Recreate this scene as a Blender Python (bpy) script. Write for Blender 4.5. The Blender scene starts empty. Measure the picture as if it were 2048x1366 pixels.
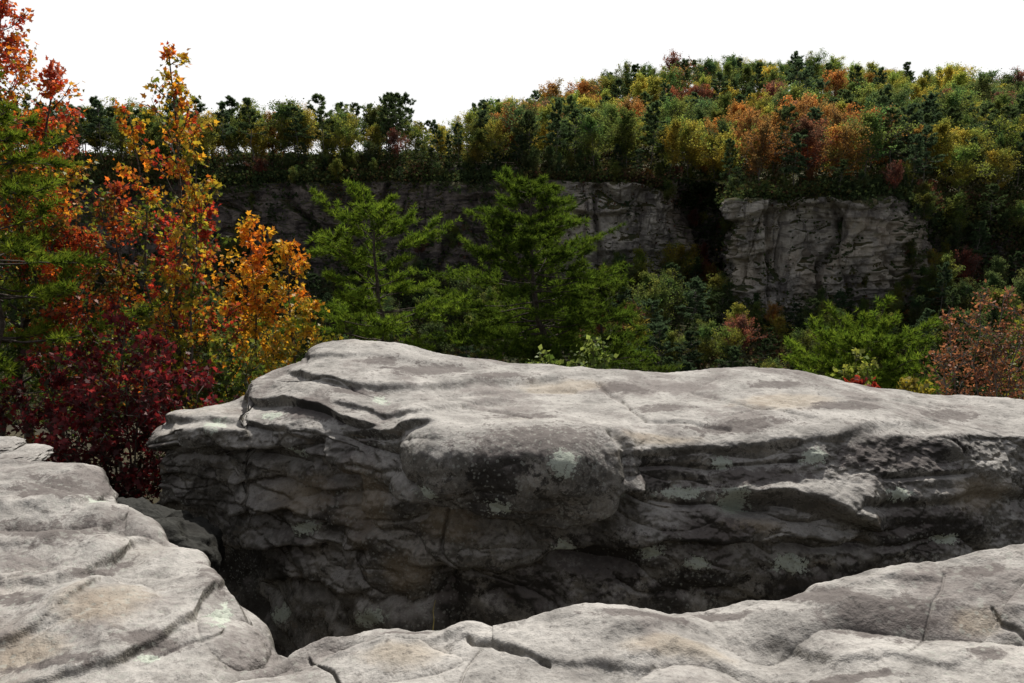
import bpy, math, random
import numpy as np
from mathutils import Vector
R=math.radians
rng=np.random.default_rng(7)
scene=bpy.context.scene
C=scene.collection
# ------------------------------------------------------------------ camera
PITCH=R(12.1); F=1593.0
cp,sp=math.cos(PITCH),math.sin(PITCH)
cam=bpy.data.cameras.new('camera'); camo=bpy.data.objects.new('camera',cam); C.objects.link(camo)
cam.sensor_width=36; cam.lens=36*F/2048; cam.clip_end=5000; cam.clip_start=.05
camo.location=(0,0,0); camo.rotation_euler=(math.pi/2-PITCH,0,0)
scene.camera=camo
def P(px,py,Y):
    x=(px-1024)/F; y=(683-py)/F
    dy=cp+y*sp; dz=-sp+y*cp
    t=Y/dy
    return np.array([x*t,Y,dz*t])
def slope(py):
    y=(683-py)/F
    return (-sp+y*cp)/(cp+y*sp)
def proj(V):
    d=V[...,1]*cp-V[...,2]*sp
    u=V[...,1]*sp+V[...,2]*cp
    d=np.where(np.abs(d)<.05,.05,d)
    return 1024+F*V[...,0]/d, 683-F*u/d
# ------------------------------------------------------------------ noise
_prm=np.random.default_rng(3).permutation(256)
_g=np.random.default_rng(4).normal(size=(256,3)); _g/=np.linalg.norm(_g,axis=1)[:,None]
def pn(p):
    p=np.asarray(p,float); i=np.floor(p).astype(int); f=p-i
    u=f*f*f*(f*(f*6-15)+10); out=0
    for a in (0,1):
        wa=u[...,0] if a else 1-u[...,0]
        ha=_prm[(i[...,0]+a)&255]
        for b in (0,1):
            wb=u[...,1] if b else 1-u[...,1]
            hb=_prm[(ha+i[...,1]+b)&255]
            for c in (0,1):
                wc=u[...,2] if c else 1-u[...,2]
                g=_g[_prm[(hb+i[...,2]+c)&255]]
                out=out+wa*wb*wc*((f-np.array([a,b,c]))*g).sum(-1)
    return out*1.5
def fbm(p,o=4,gain=.5):
    s=0;a=1;p=np.asarray(p,float)
    for k in range(o):
        s=s+a*pn(p+k*17.3); p=p*2.03; a*=gain
    return s
def herm(xk,Y,xq):
    xk=np.asarray(xk,float); Y=np.asarray(Y,float); xq=np.asarray(xq,float)
    h=np.diff(xk); sh=(-1,)+(1,)*(Y.ndim-1)
    d=np.diff(Y,axis=0)/h.reshape(sh)
    m=np.zeros_like(Y); m[0]=d[0]; m[-1]=d[-1]
    pr=d[:-1]*d[1:]; sm=d[:-1]+d[1:]
    m[1:-1]=np.where(pr>0,2*pr/np.where(np.abs(sm)<1e-9,1,sm),0)
    k=np.clip(np.searchsorted(xk,xq)-1,0,len(xk)-2)
    t=((xq-xk[k])/h[k]).reshape(sh); hh=h[k].reshape(sh)
    return ((2*t**3-3*t**2+1)*Y[k]+(t**3-2*t**2+t)*hh*m[k]+(-2*t**3+3*t**2)*Y[k+1]+(t**3-t**2)*hh*m[k+1])
# ------------------------------------------------------------------ object helpers
def tag(o,label=None,cat=None,group=None,kind=None):
    if label:o['label']=label
    if cat:o['category']=cat
    if group:o['group']=group
    if kind:o['kind']=kind
    return o
def empty(name,loc):
    o=bpy.data.objects.new(name,None); C.objects.link(o); o.location=Vector([float(v) for v in loc]); o.empty_display_size=.2
    return o
def mesh_np(name,V,loops,fs,mat,smooth=False,col=None):
    me=bpy.data.meshes.new(name)
    V=np.ascontiguousarray(V,dtype=np.float32).reshape(-1,3)
    me.vertices.add(len(V)); me.vertices.foreach_set('co',V.ravel())
    loops=np.ascontiguousarray(loops,dtype=np.int32).ravel()
    me.loops.add(len(loops)); me.loops.foreach_set('vertex_index',loops)
    n=len(loops)//fs
    me.polygons.add(n); me.polygons.foreach_set('loop_start',np.arange(n,dtype=np.int32)*fs)
    me.update(calc_edges=True)
    if smooth: me.polygons.foreach_set('use_smooth',np.ones(n,dtype=bool))
    if col is not None:
        a=me.attributes.new('Col','FLOAT_COLOR','POINT')
        c=np.ones((len(V),4),np.float32); c[:,:3]=np.reshape(col,(-1,3))
        a.data.foreach_set('color',c.ravel())
    me.materials.append(mat); me.update()
    return me
def obj(name,me,parent=None):
    o=bpy.data.objects.new(name,me); C.objects.link(o)
    if parent: o.parent=parent
    return o
def grid_loops(nu,nv):
    i,j=np.meshgrid(np.arange(nu-1),np.arange(nv-1),indexing='ij')
    a=i*nv+j
    return np.stack([a,a+1,a+nv+1,a+nv],-1).reshape(-1)
def gnorm(G):
    du=np.gradient(G,axis=0); dv=np.gradient(G,axis=1)
    n=np.cross(dv,du); l=np.linalg.norm(n,axis=-1,keepdims=True)
    return n/np.maximum(l,1e-9)
def loft(keys,cols,uq,vq):
    A=herm(keys,np.array(cols),uq)
    A=herm(np.arange(A.shape[1]),A.transpose(1,0,2),vq)
    return A.transpose(1,0,2)
def vsamp(counts):
    v=[]
    for k,c in enumerate(counts): v+=list(k+np.arange(c)/c)
    return np.array(v+[len(counts)])
def smooth_v(G,it):
    for _ in range(it): G[:,1:-1]=.5*G[:,1:-1]+.25*(G[:,:-2]+G[:,2:])
    return G
# ------------------------------------------------------------------ materials
class NT:
    def __init__(s,name):
        s.m=bpy.data.materials.new(name); s.m.use_nodes=True; s.t=s.m.node_tree; s.t.nodes.clear()
    def n(s,typ,**kw):
        nd=s.t.nodes.new(typ)
        for k,v in kw.items(): setattr(nd,k,v)
        return nd
    def l(s,a,b): s.t.links.new(a,b)
    def noise(s,vec,scale,detail=6,rough=.6,dist=0):
        nd=s.n('ShaderNodeTexNoise'); nd.inputs['Scale'].default_value=scale; nd.inputs['Detail'].default_value=detail
        nd.inputs['Roughness'].default_value=rough; nd.inputs['Distortion'].default_value=dist
        s.l(vec,nd.inputs['Vector']); return nd.outputs['Fac']
    def mr(s,v,a,b,c=0,d=1,smooth=True):
        nd=s.n('ShaderNodeMapRange'); nd.interpolation_type='SMOOTHSTEP' if smooth else 'LINEAR'
        for k,x in zip(('From Min','From Max','To Min','To Max'),(a,b,c,d)): nd.inputs[k].default_value=x
        s.l(v,nd.inputs['Value']); return nd.outputs['Result']
    def mix(s,f,a,b,mode='MIX'):
        nd=s.n('ShaderNodeMixRGB'); nd.blend_type=mode
        for k,x in ((0,f),(1,a),(2,b)):
            if isinstance(x,(int,float)): nd.inputs[k].default_value=x
            elif isinstance(x,tuple): nd.inputs[k].default_value=x+(1,)
            else: s.l(x,nd.inputs[k])
        return nd.outputs[0]
    def math(s,op,a,b=0.0):
        nd=s.n('ShaderNodeMath',operation=op)
        for k,x in ((0,a),(1,b)):
            if isinstance(x,(int,float)): nd.inputs[k].default_value=x
            else: s.l(x,nd.inputs[k])
        return nd.outputs[0]
    def scalev(s,vec,sc):
        nd=s.n('ShaderNodeVectorMath',operation='MULTIPLY'); nd.inputs[1].default_value=sc; s.l(vec,nd.inputs[0]); return nd.outputs[0]
    def out(s,sh):
        o=s.n('ShaderNodeOutputMaterial'); s.l(sh,o.inputs['Surface'])
def rock_mat(name,dark=1.0,tint=(1,1,1)):
    m=NT(name)
    tc=m.n('ShaderNodeTexCoord').outputs['Object']
    at=m.n('ShaderNodeAttribute'); at.attribute_name='Col'; ax=m.n('ShaderNodeSeparateXYZ'); m.l(at.outputs['Vector'],ax.inputs[0])
    aL,aD,aT=ax.outputs
    geo=m.n('ShaderNodeNewGeometry'); sx=m.n('ShaderNodeSeparateXYZ'); m.l(geo.outputs['Normal'],sx.inputs[0]); nz=sx.outputs['Z']
    n1=m.noise(tc,1.3,5,.70); n2=m.noise(tc,4.5,6,.74); n3=m.noise(tc,24,4,.72); n4=m.noise(tc,95,2,.7); n5=m.noise(tc,9,6,.76,.2)
    big=m.noise(tc,.7,3,.6)
    st=m.noise(m.scalev(tc,(1,1,5)),2.6,5,.65,.3)
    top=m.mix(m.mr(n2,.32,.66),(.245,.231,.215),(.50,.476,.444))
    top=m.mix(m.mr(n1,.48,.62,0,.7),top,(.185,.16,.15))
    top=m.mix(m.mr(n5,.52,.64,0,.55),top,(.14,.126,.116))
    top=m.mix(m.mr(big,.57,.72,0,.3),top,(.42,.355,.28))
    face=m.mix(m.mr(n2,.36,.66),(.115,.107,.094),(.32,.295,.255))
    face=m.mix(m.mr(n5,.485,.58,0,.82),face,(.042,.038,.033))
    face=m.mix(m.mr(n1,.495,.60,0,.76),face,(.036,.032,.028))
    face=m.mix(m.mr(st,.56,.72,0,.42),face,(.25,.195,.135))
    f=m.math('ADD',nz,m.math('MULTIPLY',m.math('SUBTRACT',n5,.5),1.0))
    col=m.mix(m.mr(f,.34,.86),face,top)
    col=m.mix(m.mr(m.math('ADD',aT,m.math('MULTIPLY',m.math('SUBTRACT',n2,.5),1.2)),.3,.9,0,.38),col,(.40,.315,.21))
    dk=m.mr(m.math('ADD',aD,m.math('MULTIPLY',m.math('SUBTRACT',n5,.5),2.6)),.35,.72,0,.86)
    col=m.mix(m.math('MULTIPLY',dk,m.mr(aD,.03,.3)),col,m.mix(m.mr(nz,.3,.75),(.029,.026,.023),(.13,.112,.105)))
    v=m.n('ShaderNodeTexVoronoi'); v.inputs['Scale'].default_value=30; m.l(tc,v.inputs['Vector'])
    sp_=m.math('MULTIPLY',m.mr(m.math('ADD',v.outputs['Distance'],m.math('MULTIPLY',m.math('SUBTRACT',n3,.5),1.3)),.31,.19),m.mr(big,.43,.58))
    col=m.mix(m.math('MULTIPLY',sp_,.5),col,(.36,.365,.325))
    lich=m.mr(m.math('ADD',aL,m.math('MULTIPLY',m.math('SUBTRACT',n3,.5),2.8)),.45,.58,0,.92)
    col=m.mix(m.math('MULTIPLY',lich,m.mr(aL,.05,.3)),col,(.49,.53,.45))
    col=m.mix(m.mr(n3,.56,.70,0,.55),col,(.05,.046,.042))
    col=m.mix(m.mr(n4,.3,.7,.14,0),col,(.06,.055,.05))
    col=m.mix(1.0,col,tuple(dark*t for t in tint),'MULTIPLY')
    hsum=m.math('ADD',m.math('MULTIPLY',n3,.44),m.math('ADD',m.math('MULTIPLY',n4,.10),m.math('ADD',m.math('MULTIPLY',st,.45),m.math('MULTIPLY',n5,.62))))
    b=m.n('ShaderNodeBump'); m.l(m.mr(nz,.5,.92,.95,.52),b.inputs['Strength']); b.inputs['Distance'].default_value=.038; m.l(hsum,b.inputs['Height'])
    bs=m.n('ShaderNodeBsdfPrincipled'); bs.inputs['Roughness'].default_value=.88; bs.inputs['Specular IOR Level'].default_value=.15
    m.l(col,bs.inputs['Base Color']); m.l(b.outputs[0],bs.inputs['Normal'])
    m.out(bs.outputs[0]); return m.m
ROCK=rock_mat('sandstone'); ROCK_SHADED=rock_mat('shaded_sandstone',.12,(.95,1,.96))  # second is the same sandstone with the slab's shade in its colour
def cliff_mat():
    m=NT('cliff_rock')
    tc=m.n('ShaderNodeTexCoord').outputs['Object']
    at=m.n('ShaderNodeAttribute'); at.attribute_name='Col'; ax=m.n('ShaderNodeSeparateXYZ'); m.l(at.outputs['Vector'],ax.inputs[0])
    geo=m.n('ShaderNodeNewGeometry'); sx=m.n('ShaderNodeSeparateXYZ'); m.l(geo.outputs['Normal'],sx.inputs[0]); nz=sx.outputs['Z']
    n1=m.noise(tc,.05,5,.65); n2=m.noise(tc,.35,6,.72); n3=m.noise(tc,.12,6,.7)
    st=m.noise(m.scalev(tc,(.18,.18,1.0)),.8,6,.72,.2); vs=m.noise(m.scalev(tc,(1,1,.14)),.4,6,.72)
    col=m.mix(m.mr(n2,.33,.67),(.31,.285,.26),(.56,.52,.46))
    col=m.mix(m.mr(st,.52,.58,0,.6),col,(.14,.125,.115))
    col=m.mix(m.mr(vs,.52,.59,0,.72),col,(.10,.09,.088))
    col=m.mix(m.mr(n3,.55,.64,0,.6),col,(.11,.097,.092))
    col=m.mix(m.mr(n1,.5,.6,0,.35),col,(.50,.40,.29))
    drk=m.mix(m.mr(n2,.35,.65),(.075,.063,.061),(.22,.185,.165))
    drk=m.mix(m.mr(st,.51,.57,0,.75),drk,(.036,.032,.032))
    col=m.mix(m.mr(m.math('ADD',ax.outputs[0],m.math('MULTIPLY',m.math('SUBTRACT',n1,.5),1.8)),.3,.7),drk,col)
    veg=m.mix(m.mr(n2,.4,.6),(.04,.052,.025),(.085,.075,.04))
    f=m.math('ADD',nz,m.math('MULTIPLY',m.math('SUBTRACT',n2,.5),.6))
    col=m.mix(m.mr(f,.48,.68),col,veg)
    b=m.n('ShaderNodeBump'); b.inputs['Strength'].default_value=.9; b.inputs['Distance'].default_value=.7
    m.l(m.math('ADD',m.math('MULTIPLY',st,.9),m.math('ADD',vs,n2)),b.inputs['Height'])
    bs=m.n('ShaderNodeBsdfPrincipled'); bs.inputs['Roughness'].default_value=.95; bs.inputs['Specular IOR Level'].default_value=.1
    m.l(col,bs.inputs['Base Color']); m.l(b.outputs[0],bs.inputs['Normal']); m.out(bs.outputs[0]); return m.m
def plain_mat(name,a,b,scale,bump=.3,dist=.02):
    m=NT(name); tc=m.n('ShaderNodeTexCoord').outputs['Object']
    n=m.noise(tc,scale,5,.65)
    col=m.mix(m.mr(n,.35,.65),a,b)
    bp=m.n('ShaderNodeBump'); bp.inputs['Strength'].default_value=bump; bp.inputs['Distance'].default_value=dist; m.l(n,bp.inputs['Height'])
    bs=m.n('ShaderNodeBsdfPrincipled'); bs.inputs['Roughness'].default_value=.9; bs.inputs['Specular IOR Level'].default_value=.15
    m.l(col,bs.inputs['Base Color']); m.l(bp.outputs[0],bs.inputs['Normal']); m.out(bs.outputs[0]); return m.m
def leaf_mat(name,objcol=False,trans=.45,gloss=.04,tt=(1.3,1.2,.9)):
    m=NT(name); a=m.n('ShaderNodeAttribute'); a.attribute_name='Col'
    col=a.outputs['Color']
    if objcol:
        oi=m.n('ShaderNodeObjectInfo'); col=m.mix(1.0,col,oi.outputs['Color'],'MULTIPLY')
    d=m.n('ShaderNodeBsdfDiffuse'); t=m.n('ShaderNodeBsdfTranslucent'); m.l(col,d.inputs[0])
    m.l(m.mix(1.0,col,tt,'MULTIPLY'),t.inputs[0])
    mx=m.n('ShaderNodeMixShader'); mx.inputs[0].default_value=trans; m.l(d.outputs[0],mx.inputs[1]); m.l(t.outputs[0],mx.inputs[2])
    last=mx.outputs[0]
    if gloss>0:
        g=m.n('ShaderNodeBsdfGlossy'); g.inputs['Roughness'].default_value=.45; g.inputs['Color'].default_value=(.8,.8,.75,1)
        m2=m.n('ShaderNodeMixShader'); m2.inputs[0].default_value=gloss; m.l(last,m2.inputs[1]); m.l(g.outputs[0],m2.inputs[2]); last=m2.outputs[0]
    m.out(last); return m.m
CLIFF=cliff_mat()
BARK=plain_mat('bark',(.05,.04,.033),(.12,.10,.085),18,.6)
BARKG=plain_mat('grey_bark',(.12,.11,.10),(.24,.22,.20),18,.5)
FBARK=plain_mat('far_bark',(.10,.09,.08),(.19,.17,.15),2,.3)
SOIL=plain_mat('forest_floor',(.03,.026,.015),(.06,.05,.025),.6,.5,.1)
HSOIL=plain_mat('hill_floor',(.06,.065,.03),(.11,.10,.05),.3,.5,.1)  # light put into the soil colour to lift dark gaps between trees
PALE=plain_mat('pale_pavement',(.6,.58,.55),(.75,.73,.7),.8,.1)
WOOD=plain_mat('weathered_wood',(.28,.22,.16),(.38,.3,.22),3,.2)
LEAF=leaf_mat('leaf',False,.5,.025,(1.5,1.38,.9)); NEEDLE=leaf_mat('needle',False,.45,.0,(1.6,1.5,.8)); FLEAF=leaf_mat('far_leaf',True,.5,.0,(1.35,1.3,1.0)); BRUSH=leaf_mat('brush_leaf',False,.35,.0)
# ------------------------------------------------------------------ rocks
def poly_d(px,py,pts):
    best=np.full(px.shape,1e9)
    for (x0,y0),(x1,y1) in zip(pts[:-1],pts[1:]):
        dx,dy=x1-x0,y1-y0; t=np.clip(((px-x0)*dx+(py-y0)*dy)/(dx*dx+dy*dy),0,1)
        best=np.minimum(best,np.hypot(px-x0-t*dx,py-y0-t*dy))
    return best
def groove(px,py,pts,w,dep): return -dep*np.exp(-(poly_d(px,py,pts)/w)**2)
def shelf(px,py,pts,a,b,w1,w2,sharp=5,fade=45,wob=.6):
    xs=[p[0] for p in pts]; ys=[p[1] for p in pts]
    y0=np.interp(px,xs,ys)+wob*(6*np.sin(px*.031)+3.5*np.sin(px*.083+1)); s=py-y0
    fd=np.clip((px-xs[0])/fade+1,0,1)*np.clip((xs[-1]-px)/fade+1,0,1)
    fd=fd*fd*(3-2*fd); bl=.5*(1+np.tanh(s/sharp))
    return fd*((1-bl)*a*np.exp(np.minimum(s,0)/w1)-bl*b*np.exp(-np.maximum(s,0)/w2))
def bump(px,py,x,y,rx,ry,a): return a*np.exp(-((px-x)/rx)**2-((py-y)/ry)**2)
def sbump(px,py,x,y,rx,ry,a,pw=4): return a*np.exp(-(np.abs((px-x)/rx)**pw+np.abs((py-y)/ry)**pw))
def spots(px,py,L):
    s=0
    for x,y,rx,ry in L: s=np.maximum(s,np.exp(-((px-x)/rx)**2-((py-y)/ry)**2))
    return s
def saw(x):
    f=x-np.floor(x); return np.where(f<.88,f/.88,(1-f)/.12)
def rock_noise(p,nz,px,calm):
    steep=np.clip(1.05-np.abs(nz),0.05,1)
    left=np.clip((780-px)/150,0,1)
    w=fbm(p*.7,3)
    s=-(p[...,2]+.05*p[...,0])*1.7+w*.3+pn(p*2.1)*.10
    m=np.clip(.3+pn(p*1.1+31)*1.3,0,1)*calm
    d=(.07+.09*left)*steep*m*(saw(s)-.5)
    s2=-(p[...,2]+.04*p[...,0])*6.0+w*.8+pn(p*2.6)*.2
    d=d+(.004+.05*left)*steep*calm*(saw(s2)-.5)*np.clip(.4+pn(p*1.6+9)*1.5,0,1)
    blk=np.round(pn(p*np.array([1.6,1.6,2.2])+12)*3)/3
    d=d+(.012+.045*left)*steep*blk*calm
    b1=np.abs(pn(p*np.array([.75,.75,1.7])+np.array([3,9,1])+.15*pn(p*2)[...,None]))
    b2=np.abs(pn(p*np.array([1.7,1.7,3.2])+np.array([13,2,7])))
    d=d+.20*steep*(1-.4*left)*(np.minimum(b1,.5)**.6-.45)+.07*steep*(np.minimum(b2,.5)**.6-.45)
    d=d+.07*pn(p*.8+5)+.05*pn(p*1.6+8)*(.4+steep)+.038*fbm(p*np.array([3.2,3.2,4.2]),4)*(.3+steep)
    pit=np.clip(pn(p*9+4)-.35,0,1); d=d-.05*pit*steep
    rid=(1-np.abs(pn(p*np.array([1.0,1.0,2.0])+20)))
    d=d-.04*(steep+.25)*np.clip((rid-.955)/.045,0,1)**2*np.clip(pn(p*.8+70)*2.2,0,1)
    d=d+.009*fbm(p*15,3)*(.45+steep)
    return d
BC=[
(312,[(862,6.95),(868,6.9),(885,6.82),(930,6.75),(1000,6.85),(1050,7.4)]),
(350,[(828,7.1),(838,6.8),(860,6.5),(930,6.55),(1030,6.7),(1105,7.3)]),
(430,[(806,7.3),(822,6.85),(858,6.3),(930,6.4),(1070,6.6),(1140,7.3)]),
(488,[(788,7.4),(808,7.0),(856,6.25),(940,6.3),(1080,6.4),(1165,6.95)]),
(498,[(757,7.4),(766,7.2),(780,7.02),(862,6.3),(1080,6.38),(1175,6.85)]),
(545,[(740,7.5),(750,7.2),(764,6.97),(866,6.25),(1080,6.25),(1190,6.4)]),
(598,[(724,7.5),(740,7.05),(764,6.72),(870,6.12),(1060,6.1),(1200,6.15)]),
(622,[(698,7.6),(736,7.0),(768,6.6),(875,6.05),(1065,6.0),(1210,6.05)]),
(650,[(690,7.6),(735,6.95),(775,6.5),(880,5.98),(1070,5.95),(1220,5.95)]),
(700,[(686,7.6),(740,6.8),(790,6.28),(890,5.8),(1080,5.75),(1230,5.7)]),
(780,[(692,7.6),(750,6.65),(815,5.95),(905,5.55),(1080,5.55),(1230,5.45)]),
(850,[(703,7.6),(765,6.5),(832,5.65),(925,5.33),(1080,5.42),(1230,5.32)]),
(950,[(716,7.6),(775,6.5),(850,5.5),(945,5.15),(1080,5.38),(1230,5.28)]),
(1100,[(730,7.5),(785,6.5),(855,5.5),(945,5.12),(1090,5.38),(1230,5.28)]),
(1230,[(733,7.4),(790,6.45),(868,5.5),(955,5.23),(1090,5.32),(1220,5.22)]),
(1300,[(735,7.4),(795,6.35),(878,5.52),(960,5.38),(1080,5.24),(1215,5.18)]),
(1400,[(737,7.4),(800,6.3),(880,5.55),(955,5.4),(1070,5.22),(1210,5.15)]),
(1600,[(745,7.3),(805,6.3),(878,5.58),(950,5.42),(1055,5.18),(1200,5.15)]),
(1750,[(766,7.2),(810,6.4),(868,5.72),(945,5.53),(1050,5.32),(1180,5.28)]),
(1900,[(787,7.1),(815,6.5),(858,5.9),(940,5.7),(1050,5.5),(1160,5.45)]),
(2050,[(804,7.0),(825,6.6),(865,6.1),(940,5.95),(1040,5.8),(1150,5.7)]),
(2300,[(830,7.0),(845,6.7),(880,6.3),(950,6.2),(1040,6.1),(1150,6.0)]),
(2500,[(860,7.0),(870,6.8),(890,6.6),(950,6.5),(1040,6.4),(1150,6.4)]),
]
keys=[];cols=[]
for px,st in BC:
    pts=[P(px,*s) for s in st]
    back=pts[0]
    b1=back+np.array([0,.3,-.25]); b0=np.array([back[0],back[1]+.35,-5.2])
    if pts[-1][1]>7: b1[1]=max(b1[1],pts[-1][1]+.3); b0[1]=max(b0[1],pts[-1][1]+.5); b1[2]-=.35
    bot=np.array([pts[-1][0],pts[-1][1]+.15,-5.2])
    keys.append(px); cols.append([b0,b1]+pts+[bot])
c0=np.array(cols[0]); c0[:,0]=c0[:,0]+.12; c0[2:7,1]=7.35
keys=[302]+keys; cols=[c0]+cols
uq=np.unique(np.concatenate([np.linspace(302,2110,950),np.linspace(2110,2500,60)]))
vq=vsamp([4,10,60,80,90,90,80,20])
G=loft(keys,cols,uq,vq)
nu,nv=G.shape[:2]
G=smooth_v(G,6); Gs=smooth_v(G.copy(),260)
wv=np.clip((vq-2.45)/.4,0,1)[None,:,None]; G=G*(1-wv)+Gs*wv
N=gnorm(G); px,py=proj(G); vis=np.clip((vq-1.6)/.4,0,1)[None,:]
calm=1-.75*sbump(px,py,1035,930,215,85,1.0,2.5)
d=rock_noise(G,N[...,2],px,calm)
f=0
f=f+shelf(px,py,[(320,900),(420,895),(560,900),(640,912),(690,950)],.08,.12,50,60)
f=f+shelf(px,py,[(345,842),(420,838),(486,845),(560,862)],.04,.05,14,20,3,45,.3)
f=f+shelf(px,py,[(505,800),(560,798),(640,815),(720,850)],.06,.06,20,25,3,45,.3)
f=f+shelf(px,py,[(825,978),(900,992),(1000,1018),(1100,1032),(1180,1018),(1245,975)],.15,.30,75,55,5,40,.6)
f=f+sbump(px,py,1035,938,215,85,.12,2.6)
f=f+shelf(px,py,[(1260,912),(1350,903),(1500,896),(1650,885),(1750,860),(1850,848)],.02,.05,35,45,7,70,.3)
f=f+shelf(px,py,[(1480,990),(1580,998),(1660,1025),(1745,1062)],.13,.15,60,50,6,55,.4)
f=f+shelf(px,py,[(1740,1010),(1850,1005),(1960,985),(2080,990)],.05,.07,40,45,7,70,.4)
f=f+shelf(px,py,[(840,1135),(1000,1150),(1100,1110),(1300,1085),(1500,1090),(1720,1080)],.11,.14,65,70,6,45,.7)
f=f+shelf(px,py,[(600,745),(650,758),(720,768),(790,767),(900,760),(1100,753)],.04,.04,14,20,3,45,.3)
f=f+shelf(px,py,[(640,710),(720,710),(820,719),(900,725)],.03,.025,9,12,3,45,.3)
f=f+shelf(px,py,[(690,805),(770,828),(850,815),(920,798),(1000,792)],.025,.025,20,25,4,45,.3)
f=f+shelf(px,py,[(720,862),(790,870),(840,850)],.05,.06,20,25,4)
f=f+shelf(px,py,[(340,955),(430,968),(540,962),(650,985)],.06,.08,30,40,4)
f=f+shelf(px,py,[(350,1015),(480,1035),(580,1022),(660,1050)],.09,.13,40,50)
f=f+shelf(px,py,[(400,1085),(520,1105),(640,1092),(700,1102)],.08,.12,40,60)
f=f+shelf(px,py,[(540,1170),(620,1165),(700,1190)],.05,.07,30,50)
f=f+groove(px,py,[(640,890),(672,950),(690,1010),(720,1060)],14,.14)
f=f+groove(px,py,[(1222,880),(1243,905),(1242,950),(1232,985)],11,.08)
f=f+groove(px,py,[(880,1150),(900,1220),(930,1300)],24,.12)
f=f+groove(px,py,[(1000,1020),(1060,1034),(1120,1036),(1180,1020)],11,.16)
for pl,w_,d_ in ([[(1270,935),(1340,930),(1420,938),(1500,930),(1590,925)],5,.035],[[(1300,1000),(1380,1010),(1460,1004),(1540,1012)],5,.04],[[(1760,960),(1840,955),(1930,948)],5,.04],[[(700,930),(760,945),(815,940)],5,.03],[[(720,1040),(780,1050),(840,1044)],5,.04],[[(1560,1110),(1660,1108),(1760,1100),(1880,1075)],6,.05],[[(340,920),(420,925),(520,918),(600,930)],5,.05]):
    f=f+groove(px,py,pl,w_,d_)
for pl in ([(1195,760),(1215,775),(1240,790),(1262,815),(1290,835)],[(880,782),(940,775),(1010,772),(1080,768),(1150,772)],[(930,800),(1010,812),(1060,840)],[(1390,775),(1440,790),(1500,818),(1560,828),(1640,846)],[(1640,790),(1720,800),(1800,796),(1880,805)],[(1290,838),(1380,842),(1460,858)]):
    f=f+groove(px,py,pl,3.6,.024)
f=f+bump(px,py,860,900,60,80,.05)+sbump(px,py,1000,1095,160,42,.08,2.5)
f=f+bump(px,py,1640,1030,110,45,.04)
Gd=G+N*((d+f*vis)[...,None])
aL=spots(px,py,[(1365,985,52,14),(1470,1000,36,25),(1620,915,24,18),(1445,925,22,15),(760,790,18,12),(545,830,26,12),(1590,1140,40,18),(740,1235,30,20),(430,850,25,12),(1300,1110,34,18),(1000,980,28,11),(1790,990,28,13),(590,905,30,14),(1130,1090,28,12),(1900,1080,30,12),(600,1060,26,14),(560,1230,20,16),(1700,1180,40,14),(1230,1000,30,12),(1120,930,26,12),(880,960,24,12),(1400,1130,30,14)])
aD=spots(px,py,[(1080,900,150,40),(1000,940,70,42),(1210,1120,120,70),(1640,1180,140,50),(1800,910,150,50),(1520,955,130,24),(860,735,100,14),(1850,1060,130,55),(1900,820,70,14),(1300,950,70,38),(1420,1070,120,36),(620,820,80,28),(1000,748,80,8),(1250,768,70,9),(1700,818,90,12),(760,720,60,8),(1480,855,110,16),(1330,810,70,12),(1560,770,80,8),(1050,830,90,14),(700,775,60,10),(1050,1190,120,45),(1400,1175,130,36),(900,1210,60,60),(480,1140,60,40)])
aT=spots(px,py,[(1130,765,110,12),(1570,805,130,22),(1320,880,100,16),(720,1010,70,100),(1950,990,80,50),(900,1060,90,40),(600,990,80,50),(800,1150,60,60),(1500,1050,90,20)])
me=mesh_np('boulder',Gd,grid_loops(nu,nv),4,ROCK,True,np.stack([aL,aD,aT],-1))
tag(obj('boulder',me),'huge grey sandstone boulder with flat sunlit top and dark front beyond the gap','boulder')
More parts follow.
